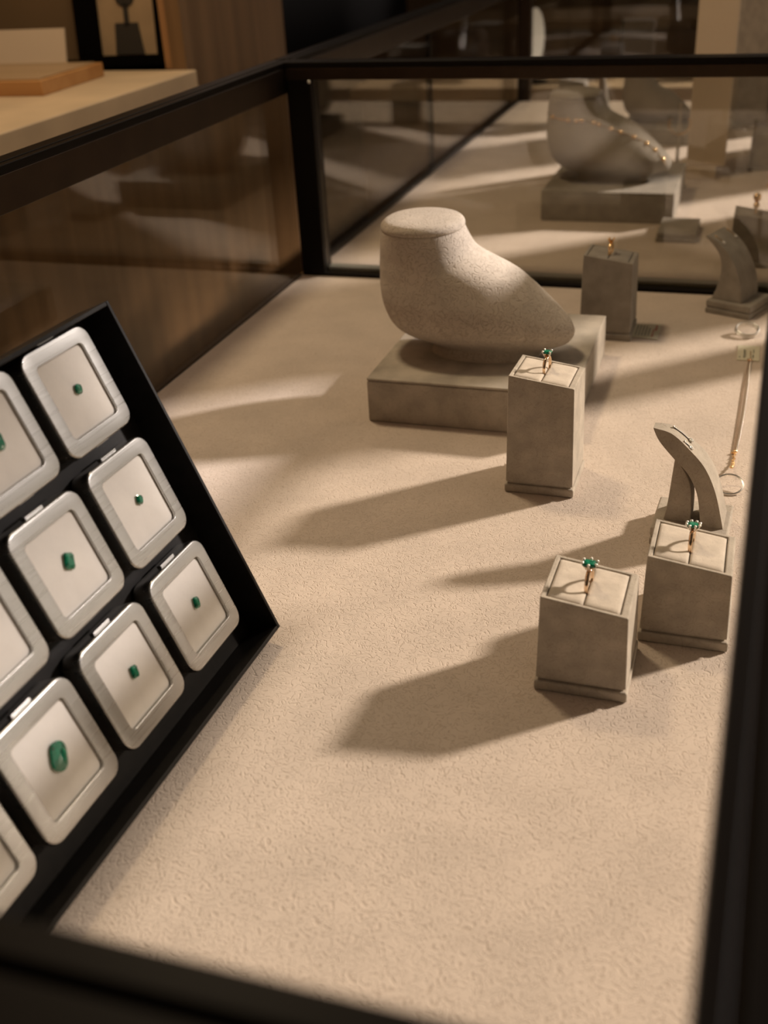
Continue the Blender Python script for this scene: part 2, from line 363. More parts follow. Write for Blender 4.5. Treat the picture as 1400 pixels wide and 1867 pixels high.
def ring_of(row, n=64):
    z, xl, xr, hd = row; cx = (xl+xr)/2; hx = (xr-xl)/2
    # widest point sits over the neck on the left for the long lower slices
    sh = max(0, (hx-.055))*.35
    pts = []
    for k in range(n):
        t = 2*math.pi*k/n; ct, st = math.cos(t), math.sin(t)
        pts.append((cx+hx*ct-sh*(1-ct*ct)-BX, hd*math.copysign(abs(st)**.92, st), z))
    return pts
BX = -.2685
def make_bust(label, loc, group, necklace=False):
    t = thing('necklace_bust', label, 'necklace bust', loc, 0, group)
    b = B(); loft(b, [ring_of(r) for r in catmull(SL)]); obj('bust_body', b, M['bust'], t, smooth=True, angle=50)
    b = B(); loft(b, [ring_of(r) for r in catmull(CAP)]); obj('neck_cap', b, M['bust'], t, smooth=True, angle=60)
    b = B(); bx(b, -.1115, .1115, -.104, .139, 0, .0475); pl = obj('plinth', b, M['grey'], t, bevel=.002, seg=3)
    b = B(); bx(b, -.1115, .1115, -.104, .139, .0478, .0506); obj('plinth_top', b, M['basetop'], pl, bevel=.0013, seg=2)
    return t
GB = 'grey suede necklace busts on square plinths'
bust = make_bust('large bare grey suede necklace bust on a square plinth before the rear glass pane', (BX, 1.14, 0), None)
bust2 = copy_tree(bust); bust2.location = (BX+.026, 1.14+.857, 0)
bust2['label'] = 'shaded grey necklace bust behind the glass pane, wearing a fine gold chain'
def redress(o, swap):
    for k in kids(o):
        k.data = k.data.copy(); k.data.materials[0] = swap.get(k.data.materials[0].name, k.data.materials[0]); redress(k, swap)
redress(bust2, {'display_suede': M['grey_shaded'], 'bust_suede': suede('shaded_bust_suede', (.32, .285, .24), worm=.3), 'plinth_suede': M['grey_shaded']})  # rear busts get darker suede copies with the shade in the colour
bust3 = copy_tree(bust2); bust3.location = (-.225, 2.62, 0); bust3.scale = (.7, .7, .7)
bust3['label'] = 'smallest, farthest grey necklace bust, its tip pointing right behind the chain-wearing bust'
# gold chain on the second bust
def front_y(x, z):
    rows = catmull(SL)
    r = min(rows, key=lambda q: abs(q[0]-z)); cx = (r[1]+r[2])/2; hx = (r[2]-r[1])/2
    best = None
    for p in ring_of(r, 256):
        if p[1] <= 0:
            d = abs(p[0]-(x-BX)); best = (d, p[1]) if best is None or d < best[0] else best
    return best[1]
t = thing('gold_chain_necklace', 'fine beaded gold chain necklace round the second grey bust', 'necklace', (bust2.location.x, bust2.location.y, 0))
nodes = [(-.388, .163), (-.366, .159), (-.340, .157), (-.318, .157), (-.302, .154), (-.281, .146), (-.262, .139), (-.240, .131), (-.218, .119), (-.200, .105), (-.186, .090), (-.180, .078)]
path = []
for (xa, za), (xb, zb) in zip(nodes, nodes[1:]):
    for j in range(5):
        x = xa+(xb-xa)*j/5; z = za+(zb-za)*j/5; path.append(Vector((x-BX, front_y(x, z)-.0012, z)))
b = B(); tube(b, path, .0008, 6); obj('chain', b, M['gold'], t, smooth=True)
for i in (3, 9, 12, 14, 20, 22, 27, 31, 36, 41, 45, 50):
    b = B(); ball(b, path[i], .0038); obj('bead', b, M['gold'], t, smooth=True)

# ------------------------------------------------------------ rings
def make_ring(name, label, loc, kind, metal, rz=0, group=None, scale=1.0):
    """band stands in the plane of the slot (local y-z), stone on top"""
    t = thing(name, label, 'ring', loc, rz, group)
    R = .0098*scale; r = .0011*scale; cz = .0040*scale
    b = B(); n = 40
    rings = []
    vs = []
    for i in range(n):
        a = 2*math.pi*i/n; wd_ = r*(1.0+.25*math.sin(a))
        cy, cz_ = math.cos(a), math.sin(a)
        sec = []
        for k in range(10):
            s = 2*math.pi*k/10
            sec.append((wd_*1.25*math.cos(s), cy*(R+r*.8*math.sin(s)), cz+cz_*(R+r*.8*math.sin(s))))
        vs.append([b.verts.new(p) for p in sec])
    for i in range(n):
        p, q = vs[i], vs[(i+1) % n]
        for k in range(10): b.faces.new((p[k], p[(k+1) % 10], q[(k+1) % 10], q[k]))
    obj('band', b, metal, t, smooth=True)
    top = cz+R
    hx, hy, h = {'cushion': (.0052, .0044, .0040), 'oval': (.0047, .0040, .0034), 'square': (.0043, .0040, .0034), 'plain': (.0036, .0036, .0030)}[kind]
    hx, hy, h = hx*scale, hy*scale, h*scale
    b = B()
    rings = []
    for fz, ff in ((0, .35), (.45, .75), (.8, .98)):
        rings.append([(x*ff, y*ff, top+.0006+fz*h) for x, y in rrect(hx, hy, min(hx, hy)*.75, 4)])
    loft(b, rings); bsk = obj('basket', b, metal, t, smooth=True)
    b = B()
    rr = .9 if kind == 'oval' else .38
    rings = [[(x*ff, y*ff, top+.0006+z*h) for x, y in rrect(hx, hy, min(hx, hy)*rr, 3 if kind != 'oval' else 6)] for z, ff in ((.75, .80), (1.0, .99), (1.18, .97), (1.38, .74), (1.44, .50))]
    if kind != 'plain':
        loft(b, rings); obj('stone', b, M['gem'], t)
    else: b.free()
    k = 8 if kind == 'oval' else (6 if kind == 'cushion' else 4)
    for i in range(k):
        a = 2*math.pi*(i+.5)/k
        b = B(); q = 1.1 if kind != 'plain' else 1.15
        tube(b, [(hx*.5*math.cos(a), hy*.5*math.sin(a), top), (hx*.95*math.cos(a), hy*.95*math.sin(a), top+h*.9), (hx*q*math.cos(a), hy*q*math.sin(a), top+h*1.5)], [.0006*scale, .00055*scale, .0006*scale], 6)
        ball(b, (hx*q*.98*math.cos(a), hy*q*.98*math.sin(a), top+h*1.5), .0011*scale if kind != 'plain' else .0013*scale)
        obj('prong', b, M['silver'] if kind != 'plain' else metal, t, smooth=True)
    return t

# ------------------------------------------------------------ ring blocks
def make_block(label, cx, y0, hFL, dy=.068, w=.066, group='grey suede ring display blocks', dark=False):
    G = M['grey_shaded'] if dark else M['grey']; PD = M['grey_shaded'] if dark else M['pad']  # rear blocks take the suede copy with shade in its colour
    t = thing('ring_display_block', label, 'ring stand', (cx, y0, 0), 0, group)
    hw = w/2
    b = B(); bx(b, -hw, hw, 0, dy, 0, .0085); obj('base_plate', b, G, t, bevel=.0018, seg=3)
    b = B(); bx(b, -hw+.003, hw-.003, .003, dy-.003, .0085, .0105); obj('shadow_gap', b, G, t)
    # body: slightly tapered, top sloping down to the right, a shallow well for the pads
    bw = hw-.0012; tw = hw-.0028; m_ = .0036
    def topz(x, y): return hFL-(x+tw)/(2*tw)*.0088-(y-.002)/(dy-.004)*.0038
    z0 = .0105
    o_ = [(-bw, .0012), (bw, .0012), (bw, dy-.0012), (-bw, dy-.0012)]
    u_ = [(-tw, .0022), (tw, .0022), (tw, dy-.0022), (-tw, dy-.0022)]
    i_ = [(-tw+m_, .0022+m_), (tw-m_*1.6, .0022+m_), (tw-m_*1.6, dy-.0022-m_), (-tw+m_, dy-.0022-m_)]
    b = B()
    vb = [b.verts.new((x, y, z0)) for x, y in o_]; vt = [b.verts.new((x, y, topz(x, y))) for x, y in u_]
    vi = [b.verts.new((x, y, topz(x, y))) for x, y in i_]; vd = [b.verts.new((x, y, topz(x, y)-.006)) for x, y in i_]
    b.faces.new(vb[::-1]); b.faces.new(vd)
    for i in range(4):
        j = (i+1) % 4
        b.faces.new((vb[i], vb[j], vt[j], vt[i])); b.faces.new((vt[i], vt[j], vi[j], vi[i])); b.faces.new((vi[i], vi[j], vd[j], vd[i]))
    obj('block_body', b, G, t, bevel=.0011, seg=2)
    # two cushioned pads with the slot between them
    g = .0006; xm = (i_[0][0]+i_[1][0])/2
    for xa, xb in ((i_[0][0]+g, xm-.0004), (xm+.0004, i_[1][0]-g)):
        ya, yb = i_[0][1]+g, i_[2][1]-g; N = 10
        b = B(); grid = []
        for a in range(N+1):
            row = []
            for c in range(N+1):
                fx, fy = a/N, c/N
                # cluster samples to the borders for a rounded edge
                fx = .5-.5*math.cos(math.pi*fx); fy = .5-.5*math.cos(math.pi*fy)
                x = xa+(xb-xa)*fx; y = ya+(yb-ya)*fy
                ed = (max(0, 1-(2*fx-1)**10)*max(0, 1-(2*fy-1)**12))**.5
                row.append(b.verts.new((x, y, topz(x, y)-.0014+.0018*ed)))
            grid.append(row)
        for a in range(N):
            for c in range(N): b.faces.new((grid[a][c], grid[a+1][c], grid[a+1][c+1], grid[a][c+1]))
        lo = [b.verts.new((x, y, topz(x, y)-.0058)) for x, y in ((xa, ya), (xb, ya), (xb, yb), (xa, yb))]
        e1 = [grid[i][0] for i in range(N+1)]; e2 = [grid[N][i] for i in range(N+1)]; e3 = [grid[i][N] for i in range(N, -1, -1)]; e4 = [grid[0][i] for i in range(N, -1, -1)]
        for k, ee in enumerate((e1, e2, e3, e4)): b.faces.new([lo[k], lo[(k+1) % 4]]+ee[::-1])
        b.faces.new(lo[::-1]); obj('pad', b, PD, t, smooth=True, angle=60)
    return t, lambda yy: (cx+xm, y0+yy, topz(xm, yy))
def ring_at(pos, *a, **k):
    return make_ring(*a[:2], pos, *a[2:], **k)
bA, tA = make_block('low grey suede ring block nearest the camera', -.0815, .6195, .0790)
bB, tB = make_block('low grey suede ring block at right, in front of the curved stand', -.0175, .6965, .0745)
bT, tT = make_block('tall grey suede ring block in front of the bust plinth', -.1668, .908, .1185)
bF, tF = make_block('shaded grey ring block right of the bare bust, close to the rear pane', -.165, 1.330, .1075, dark=True)
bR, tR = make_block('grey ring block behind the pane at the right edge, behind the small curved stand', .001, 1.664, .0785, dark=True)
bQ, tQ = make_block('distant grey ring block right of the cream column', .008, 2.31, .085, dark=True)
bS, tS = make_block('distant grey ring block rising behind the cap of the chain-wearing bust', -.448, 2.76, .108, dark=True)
make_ring('gemstone_ring', 'gold ring with cushion-cut green stone on the block nearest the camera', tA(.032), 'cushion', M['rose'], math.radians(-4), 'green stone rings')
make_ring('gemstone_ring', 'gold ring with oval green stone and many prongs, on the right low block', tB(.034), 'oval', M['rose'], math.radians(-4), 'green stone rings')
make_ring('gemstone_ring', 'gold ring with small square green stone on the tall block', tT(.036), 'square', M['rose'], math.radians(-6), 'green stone rings')
make_ring('gold_ring', 'plain gold ring with a four-prong head on the shaded block right of the bust', tF(.034), 'plain', M['gold'], math.radians(-4), 'gold rings without green stones')
for tp, lb, sc in ((tR, 'gold ring with round gold balls on the block behind the pane at the right edge', 1.15), (tQ, 'tiny gold ring on the distant block right of the column', 1.0), (tS, 'tiny gold ring on the distant block behind the bust cap', 1.0)):
    r_ = make_ring('gold_ring', lb, tp(.034), 'plain', M['gold'], 0, 'gold rings without green stones', sc)
    b = B(); ball(b, (0, 0, .020*sc), .0052*sc); ball(b, (0, -.006, .0125), .0040*sc); obj('gold_ball', b, M['gold'], r_, smooth=True)

# ------------------------------------------------------------ curved earring stands
def smooth_poly(pts, k=6):
    return catmull([tuple(p) for p in pts], k)
def make_stand(label, loc, rz, outer, inner, depth, base, split=None, taper=0, mat='grey'):
    t = thing('curved_earring_stand', label, 'earring stand', loc, rz, 'curved suede earring stands')
    x0, x1, yy0, yy1 = base
    b = B(); bx(b, x0, x1, yy0, yy1, 0, .0075); obj('lower_base', b, M[mat], t, bevel=.0015, seg=3)
    b = B(); bx(b, x0, x1, yy0+.0005, yy1-.0005, .0082, .0175); obj('upper_base', b, M[mat], t, bevel=.002, seg=3)
    b = B(); bx(b, x0+.002, x1-.002, yy0+.0025, yy1-.0025, .0072, .0085); obj('base_gap', b, M[mat], t)
    o_ = smooth_poly(outer); i_ = smooth_poly(inner); n = min(len(o_), len(i_))
    def strip(o_, i_, ya, yb, name, mat, bev):
        b = B(); L = []
        nn_ = len(o_)-1
        for kk, ((ox, oz), (ix, iz)) in enumerate(zip(o_, i_)):
            f = 1-taper*(1-kk/nn_)**1.6; yc, yd = ya*f, yb*f
            L.append([b.verts.new((ox, yc, oz)), b.verts.new((ox, yd, oz)), b.verts.new((ix, yd, iz)), b.verts.new((ix, yc, iz))])
        for p, q in zip(L, L[1:]):
            for k in range(4): b.faces.new((p[k], p[(k+1) % 4], q[(k+1) % 4], q[k]))
        b.faces.new(L[0]); b.faces.new(L[-1][::-1])
        return obj(name, b, mat, t, bevel=bev)
    strip(o_, i_, -depth/2, depth/2, 'curved_ramp', M[mat], .0012)
    if split:
        strip(smooth_poly(split[0]), smooth_poly(split[1]), -depth/2+.004, depth/2-.004, 'back_support', M[mat], .001)
    return t
# far one: stands by the pane, turned
outer = [(-.0440, .1000), (-.0290, .0935), (-.0125, .0800), (.0015, .0590), (.0095, .0370), (.0120, .0170)]
inner = [(-.0455, .0970), (-.0340, .0880), (-.0245, .0760), (-.0205, .0580), (-.0230, .0370), (-.0300, .0170)]
st2 = make_stand('small curved grey earring stand at right by the rear pane, carrying two studs', (-.0065, 1.4745, 0), math.radians(-23), outer, inner, .050, (-.0335, .0285, -.033, .033), mat='grey_shaded')
# near one behind the right ring block
outer = [(-.0375, .1000), (-.0215, .0975), (-.0055, .0855), (.0085, .0710), (.0190, .0500), (.0275, .0200), (.0280, .0170)]
inner = [(-.0370, .0985), (-.0310, .0890), (-.0180, .0760), (-.0050, .0640), (.0040, .0470), (.0085, .0240), (.0090, .0170)]
sp_o = [(-.0165, .0740), (-.0060, .0590), (-.0020, .0500), (.0000, .0340), (.0005, .0170)]
sp_i = [(-.0178, .0725), (-.0185, .0600), (-.0190, .0500), (-.0200, .0340), (-.0225, .0170)]
st1 = make_stand('curved suede earring stand behind the right ring block, tip raised to the left', (-.0245, .868, 0), math.radians(-3), outer, inner, .034, (-.0310, .0330, -.030, .030), (sp_o, sp_i), .68)
def earring(label, stand, x, y, z, ang, L, metal, head='flower'):
    mt_ = Matrix.Translation(stand.location) @ Matrix.Rotation(stand.rotation_euler.z, 4, 'Z')
    t = thing('bar_earring', label, 'earring', mt_ @ Vector((x, y, z)), stand.rotation_euler.z, 'bar earrings on the curved stands')
    dx, dz = math.cos(ang), math.sin(ang)
    b = B(); tube(b, [(0, 0, 0), (dx*L*.5, 0, dz*L*.5+.0008), (dx*L, 0, dz*L)], .00055, 6); obj('bar', b, metal, t, smooth=True)
    b = B()
    for q in range(6):
        a = q*math.pi/3; ball(b, (dx*L+.0016*math.cos(a)*dx, .0016*math.sin(a), dz*L+.0008+.0016*math.cos(a)*dz), .0010, 8, 6)
    ball(b, (dx*L, 0, dz*L+.0014), .0012, 8, 6)
    obj('crystal_cluster', b, M['crystal'], t, smooth=True)
    b = B(); ball(b, (0, 0, .0004), .0011, 8, 6); ball(b, (.0022*dx, .0006, .0022*dz+.0003), .0008, 8, 6); obj('end_bead', b, metal, t, smooth=True)
    b = B(); tube(b, [(dx*.002, 0, dz*.002-.0004), (dx*.002+.001, 0, dz*.002-.003)], .0004, 6); obj('post', b, metal, t, smooth=True)
    return t
earring('bar earring with crystal cluster high on the near curved stand', st1, -.0220, .0035, .0985, math.radians(-36), .019, M['silver'])
earring('bar earring low on the front edge of the near curved stand', st1, -.0110, -.0065, .0905, math.radians(-43), .008, M['silver'])
earring('gold bar earring on the front edge of the small far stand', st2, -.0360, -.016, .0972, math.radians(-30), .014, M['gold'])
earring('gold bar earring on the back edge of the small far stand', st2, -.0370, .019, .0978, math.radians(-30), .015, M['gold'])

# ------------------------------------------------------------ bracelets, hoops and price cards on the deck
def hoop(label, loc, R, r, tilt, rz, double=False):
    t = thing('silver_hoop', label, 'hoop', loc, rz, 'silver hoops lying on the deck')
    for k in range(2 if double else 1):
        b = B(); pts = []
        for i in range(48):
            a = 2*math.pi*i/48; x, y = R*math.cos(a), R*math.sin(a)
            pts.append((x+.0006*k, y*math.cos(tilt)-.001*k, r+(y+R)*math.sin(tilt)+k*r*2.3))
        tube(b, pts, r, 8, closed=True); obj('hoop_band', b, M['silver'], t, smooth=True)
    return t
hoop('polished silver hoop hanging at the end of the thin chain, beside the near curved stand', (.0045, .957, 0), .0122, .0011, math.radians(22), 0)
hoop('doubled silver hoop lying on the deck in front of the small far stand', (.0055, 1.380, 0), .0135, .0014, math.radians(16), .2, True)
t = thing('thin_bracelet_chain', 'thin double-strand silver and gold bracelet chain lying along the right side of the deck', 'bracelet', (0, 0, 0))
b = B(); b2 = B()
P = [(.0042, .981, .0112), (.0052, .995, .0060), (.0056, 1.010, .0022), (.0060, 1.035, .0014)]
tube(b2, P, .0009, 6)
for i in range(16):
    u = i/15; k = u*3; a = min(int(k), 2); q = Vector(P[a]).lerp(Vector(P[a+1]), k-a); ball(b2, q+Vector((.0007*(-1)**i, 0, .0004)), .00125, 6, 5)
obj('twisted_end', b2, M['gold'], t, smooth=True)
for s, mm in ((-1, M['rose']), (1, M['silver'])):
    b = B(); path = []
    for i in range(90):
        u = i/89; y = 1.037+u*.250; x = .0062+.0068*u+.0006*math.sin(u*5)+s*(.0013+.0010*math.sin(u*math.pi))
        path.append((x, y, .0012)); 
        if s > 0: ball(b, (x, y, .0013), .00105, 6, 5)
    tube(b, path, .0006, 6); obj('strand', b, mm, t, smooth=True)
b = B(); ball(b, (.0066, 1.036, .0022), .0021); ball(b, (.0040, 1.034, .0018), .0014); obj('clasp', b, M['gold'], t, smooth=True)
b = B(); ball(b, (.0135, 1.288, .0022), .0022); ball(b, (.0108, 1.290, .0018), .0016); tube(b, [(.0132, 1.29, .0016), (.0125, 1.318, .0016)], .0008, 6); obj('end_clasp', b, M['rose'], t, smooth=True)
def price_card(label, pts, lines, rl):
    """pts: four deck corners ccw from near left"""
    P = [Vector((*p, 0)) for p in pts]
    t = thing('price_card', label, 'price card', P[0], 0, 'small ivory price cards on the deck')
    P = [p-P[0] for p in P]; b = B(); hexa(b, [p+Vector((0, 0, .0002)) for p in P]+[p+Vector((0, 0, .0011)) for p in P]); c = obj('card', b, M['label'], t)
    def at(u, v): return (P[0]*(1-u)+P[1]*u)*(1-v)+(P[3]*(1-u)+P[2]*u)*v
    bk, rd = B(), B()
    for u, v0, v1, w, red in lines:
        v = v0
        while v < v1:
            dv = random.uniform(.04, .09); v2 = min(v+dv, v1); tgt = rd if red else bk
            w2 = w*random.uniform(.55, 1)
            hexa(tgt, [at(u-w2/2, v)+Vector((0, 0, .0011)), at(u+w2/2, v)+Vector((0, 0, .0011)), at(u+w2/2, v2)+Vector((0, 0, .0011)), at(u-w2/2, v2)+Vector((0, 0, .0011)),
                       at(u-w2/2, v)+Vector((0, 0, .0013)), at(u+w2/2, v)+Vector((0, 0, .0013)), at(u+w2/2, v2)+Vector((0, 0, .0013)), at(u-w2/2, v2)+Vector((0, 0, .0013))])
            v = v2+.02
    obj('printed_lines', bk, M['ink'], c)
    if rl: obj('red_print', rd, M['red'], c)
    else: rd.free()
price_card('ivory price card with black and red lines beside the shaded ring block', [(-.1325, 1.3475), (-.1000, 1.3415), (-.1000, 1.3985), (-.1325, 1.3935)],
           [(.12, .1, .95, .05, 0), (.24, .1, .92, .05, 0), (.36, .15, .92, .05, 0), (.48, .15, .85, .05, 0), (.60, .2, .7, .05, 0), (.76, .12, .62, .07, 1), (.84, .55, .92, .09, 1)], True)
price_card('ivory price card under the far end of the thin bracelet chain', [(-.0025, 1.290), (.0232, 1.290), (.0226, 1.340), (-.0029, 1.339)],
           [(.12, .15, .25, .05, 0), (.32, .15, .7, .09, 0), (.38, .2, .65, .04, 0), (.72, .15, .4, .07, 0), (.74, .5, .75, .05, 0)], False)

# ------------------------------------------------------------ tray of tins
U = Vector((-.0231, -.9996, .0177)); Wv = Vector((-.3867, .0253, .9219)); Nn = Wv.cross(U)
if Nn.x < 0: Nn = -Nn
U.normalize(); Wv = (Wv-U*Wv.dot(U)).normalized(); Nn = (Nn-U*Nn.dot(U)-Wv*Nn.dot(Wv)).normalized()
TM = Matrix.Identity(4)
ex, ey = -U, Wv   # local x = away along the deck, y = up the tray, z = outward
ez = ex.cross(ey)
if ez.dot(Nn) < 0: ex = U; ez = ex.cross(ey)
SX = 1 if ex.dot(U) > 0 else -1
O0 = Vector((-.3144, .6301, .0140))
for i in range(3):
    TM[i][0] = ex[i]; TM[i][1] = ey[i]; TM[i][2] = ez[i]; TM[i][3] = O0[i]
tray = thing('presentation_tray', 'black lacquered tray propped up steeply at left, holding rows of silver tins', 'tray')
tray.matrix_world = TM
LU, LW, D = .388, .2747, .030   # length along u, height, depth
def lx(u): return SX*u
def tb(b, u0, u1, w0, w1, z0, z1): bx(b, min(lx(u0), lx(u1)), max(lx(u0), lx(u1)), w0, w1, z0, z1)
TH = .0032
b = B(); tb(b, 0, LU, 0, LW, -D, -D+.003); obj('tray_floor', b, M['tray'], tray)
for q in ((0, TH, 0, LW), (LU-TH, LU, 0, LW), (TH, LU-TH, 0, TH), (TH, LU-TH, LW-TH, LW)):
    b = B(); tb(b, *q, -D+.0, 0); obj('tray_wall', b, M['tray'], tray, bevel=.0006)
b = B()
for u in (): hexa(b, [(lx(u)-.01, .12, -D-.001), (lx(u)+.01, .12, -D-.001), (lx(u)+.01, .135, -D-.001), (lx(u)-.01, .135, -D-.001), (lx(u)-.01, .02, -D-.085), (lx(u)+.01, .02, -D-.085), (lx(u)+.01, .035, -D-.085), (lx(u)-.01, .035, -D-.085)])
b.free()
for u in (.09, .30):
    b = B(); cz = (TM @ Vector((lx(u), .14, -D))); lo = Vector((cz.x-.02, cz.y, .001)); inv = TM.inverted()
    p1 = Vector((lx(u), .14, -D-.002)); p2 = inv @ (Vector((cz.x-.085, cz.y, .003)))
    d_ = Vector((.008, 0, 0)); e_ = Vector((0, .002, 0))
    hexa(b, [p2-d_-e_, p2+d_-e_, p2+d_+e_, p2-d_+e_, p1-d_-e_, p1+d_-e_, p1+d_+e_, p1-d_+e_]); obj('support_leg', b, M['tray'], tray)
# tin prototype: local frame as the tray's, face centre at origin (outward z)
HS, TT = .0375, .0165
def frame_ring(b, outer, inner):
    vo = [[b.verts.new((x, y, z)) for x, y in o] for z, o in outer]; vi = [[b.verts.new((x, y, z)) for x, y in o] for z, o in inner]
    n = len(vo[0]); seq = vo+vi
    for a, c in zip(seq, seq[1:]):
        for i in range(n): b.faces.new((a[i], a[(i+1) % n], c[(i+1) % n], c[i]))
    a, c = seq[-1], seq[0]
    for i in range(n): b.faces.new((a[i], a[(i+1) % n], c[(i+1) % n], c[i]))
def make_tin():
    t = thing('silver_gem_tin', '', 'tin')
    b = B(); rings = []
    for z, s in ((-TT, .0008), (-TT+.001, .0), (-.0065, .0)): rings.append([(x, y, z) for x, y in rrect(HS-s-.0004, HS-s-.0004, .0100-s)])
    loft(b, rings); obj('tin_base', b, M['tinside'], t, smooth=True, angle=50)
    b = B()
    outer = [(-.0062, rrect(HS, HS, .0105)), (-.0016, rrect(HS, HS, .0105)), (-.0005, rrect(HS-.0004, HS-.0004, .0101)), (0, rrect(HS-.0014, HS-.0014, .0091))]
    ih = .0262
    inner = [(0, rrect(ih+.0005, ih+.0005, .0042)), (-.0003, rrect(ih, ih, .0038)), (-.0026, rrect(ih, ih, .0038)), (-.0062, rrect(ih, ih, .0038))]
    frame_ring(b, outer, inner); lid = obj('tin_lid', b, M['tinlid'], t, smooth=True, angle=70); wn_ = lid.modifiers.new('weighted', 'WEIGHTED_NORMAL'); wn_.keep_sharp = True; wn_.weight = 100
    b = B(); loft(b, [[(x, y, z) for x, y in rrect(ih+.0003-s, ih+.0003-s, .0038)] for z, s in ((-.0058, 0), (-.0030, 0), (-.0024, .0006), (-.0022, .0014))]); obj('velvet_pad', b, M['cream'], t, smooth=True, angle=50)
    b = B(); bx(b, -.009, .009, HS-.0005, HS+.0016, -.0085, -.0045); obj('hinge', b, M['tinlid'], t, bevel=.0004)
    b = B(); bx(b, -.0075, .0075, -HS-.0010, -HS+.0004, -.0080, -.0040); obj('clasp_tab', b, M['tinside'], t, bevel=.0003)
    return t
def gem(name, label, mw, hx, hy, kind, group):
    t = B(); h = .0030 if kind != 'oval_large' else .0040
    if kind == 'step': prof = ((0, .62, .3), (.25, .9, .3), (.45, 1.0, .3), (.75, .84, .3), (1.0, .58, .3))
    else: prof = ((0, .7, .85), (.3, .95, .85), (.5, 1.0, .85), (.75, .88, .85), (.92, .6, .85), (1.0, .35, .85))
    loft(t, [[(x*f, y*f, z*h) for x, y in rrect(hx, hy, min(hx, hy)*r, 1 if kind == 'step' else 4)] for z, f, r in prof])
    o = obj(name, t, M['gem'], None, smooth=(kind != 'step'), angle=22); o.matrix_world = mw
    return tag(o, label, 'gemstone', group)
names = {(0,0): 'bottom-right tin of the tray, nearest the tray\'s lower right corner', (0,1): 'tin in the middle of the tray\'s far column', (0,2): 'tin in the tray\'s top far corner',
         (1,0): 'tin of the bottom row, second from the lower right corner', (1,1): 'tin in the second column, middle row', (1,2): 'tin of the top row, second from the far end',
         (2,0): 'tin of the bottom row that holds the largest oval stone', (2,1): 'middle row tin cut by the left picture edge', (2,2): 'top row tin third from the far end',
         (3,0): 'tin lowest in the picture, cut by the left edge', (3,1): 'middle row tin at the near end of the tray', (3,2): 'top row tin at the near end of the tray'}
gems = {(0,0): (.0030, .0042, 'step', 'small rectangular step-cut', 20), (0,1): (.0029, .0033, 'step', 'smallest near-square step-cut', 30), (0,2): (.0031, .0036, 'round', 'small rounded cushion-cut', 25),
        (1,0): (.0033, .0042, 'step', 'rectangular step-cut', 15), (1,1): (.0044, .0054, 'step', 'large rectangular step-cut', 28), (1,2): (.0036, .0060, 'round', 'long slim oval', 10),
        (2,0): (.0066, .0090, 'round', 'largest domed oval', 30), (2,1): (.0042, .0058, 'round', 'medium oval', 30)}
tin0 = make_tin(); first = True
for (i, j), nm in names.items():
    t = tin0 if first else copy_tree(tin0); first = False
    rel = Matrix.Translation((lx(.0628+i*.0854-.0015), .0606+j*.0854+.001, -.0092))
    t.matrix_world = TM @ rel
    t['label'] = 'silver gem tin, '+nm; t['group'] = 'brushed silver gem tins in the black tray'
    if (i, j) in gems:
        hx, hy, kd, ds, rot = gems[(i, j)]
        mw = TM @ rel @ Matrix.Translation((-.0012*SX, .001, -.0021)) @ Matrix.Rotation(-math.radians(rot)*SX*-1, 4, 'Z')
        nn = {(0,0): 'nearest the tray\'s lower right corner', (0,1): 'in the middle tin of the far column', (0,2): 'in the tin of the top far corner', (1,0): 'in the second tin of the bottom row',
              (1,1): 'in the tin in the middle of the tray', (1,2): 'in the second tin of the top row', (2,0): 'in the third tin of the bottom row', (2,1): 'in the middle row tin at the left picture edge'}[(i, j)]
        gem('emerald_gemstone', ds+' green gemstone '+nn, mw, hx, hy, kd, 'green gemstones in the silver tins')

# ------------------------------------------------------------ things on the second deck
t = thing('low_plinth', 'small low grey two-tier plinth in front of the chain-wearing bust', 'plinth', (-.1165, 1.782, 0), 0)
b = B(); bx(b, -.0315, .0315, 0, .10, 0, .0065); obj('lower_tier', b, M['grey_shaded'], t, bevel=.0015)
b = B(); bx(b, -.0300, .0310, .001, .099, .0072, .0150); obj('upper_tier', b, M['grey_shaded'], t, bevel=.0015)
b = B(); bx(b, -.0290, .0290, .003, .097, .0060, .0075); obj('tier_gap', b, M['grey_shaded'], t)
t = thing('cream_column', 'tall square cream column on a small foot, rising from the second deck', 'column', (-.103, 2.275, 0), math.radians(2))
b = B(); bx(b, -.036, .036, -.036, .036, .022, 1.3); obj('shaft', b, M['column'], t, bevel=.003)
b = B(); bx(b, -.046, .020, -.050, .044, 0, .022); obj('foot', b, M['column'], t, bevel=.002)
t = thing('hoop_stand', 'thin upright stand with an open beaded gold hoop, right of the chain-wearing bust', 'stand', (-.150, 2.16, 0), 0)
b = B(); lathe(b, [(.022, 0), (.022, .003), (.003, .005), (.0028, .150), (.0001, .151)], 16); obj('pole', b, M['grey'], t, smooth=True)
t = thing('gold_bead_hoop', 'open beaded gold hoop hanging on the thin upright stand', 'bracelet', (-.150, 2.154, .115), 0)
b = B(); R = .0185; arc = []
for i in range(25):
    a = math.radians(-205+230*i/24); arc.append((R*math.cos(a), 0, R*math.sin(a)))
tube(b, arc, .0009, 6); obj('hoop_wire', b, M['gold'], t, smooth=True)
for i in range(2, 25, 2):
    b = B(); ball(b, arc[i], .0019, 8, 6); obj('bead', b, M['gold'], t, smooth=True)
t = thing('silver_ring_cone', 'tall polished silver cone carrying two gold beads, behind the chain-wearing bust', 'ring cone', (-.298, 2.30, 0), 0)
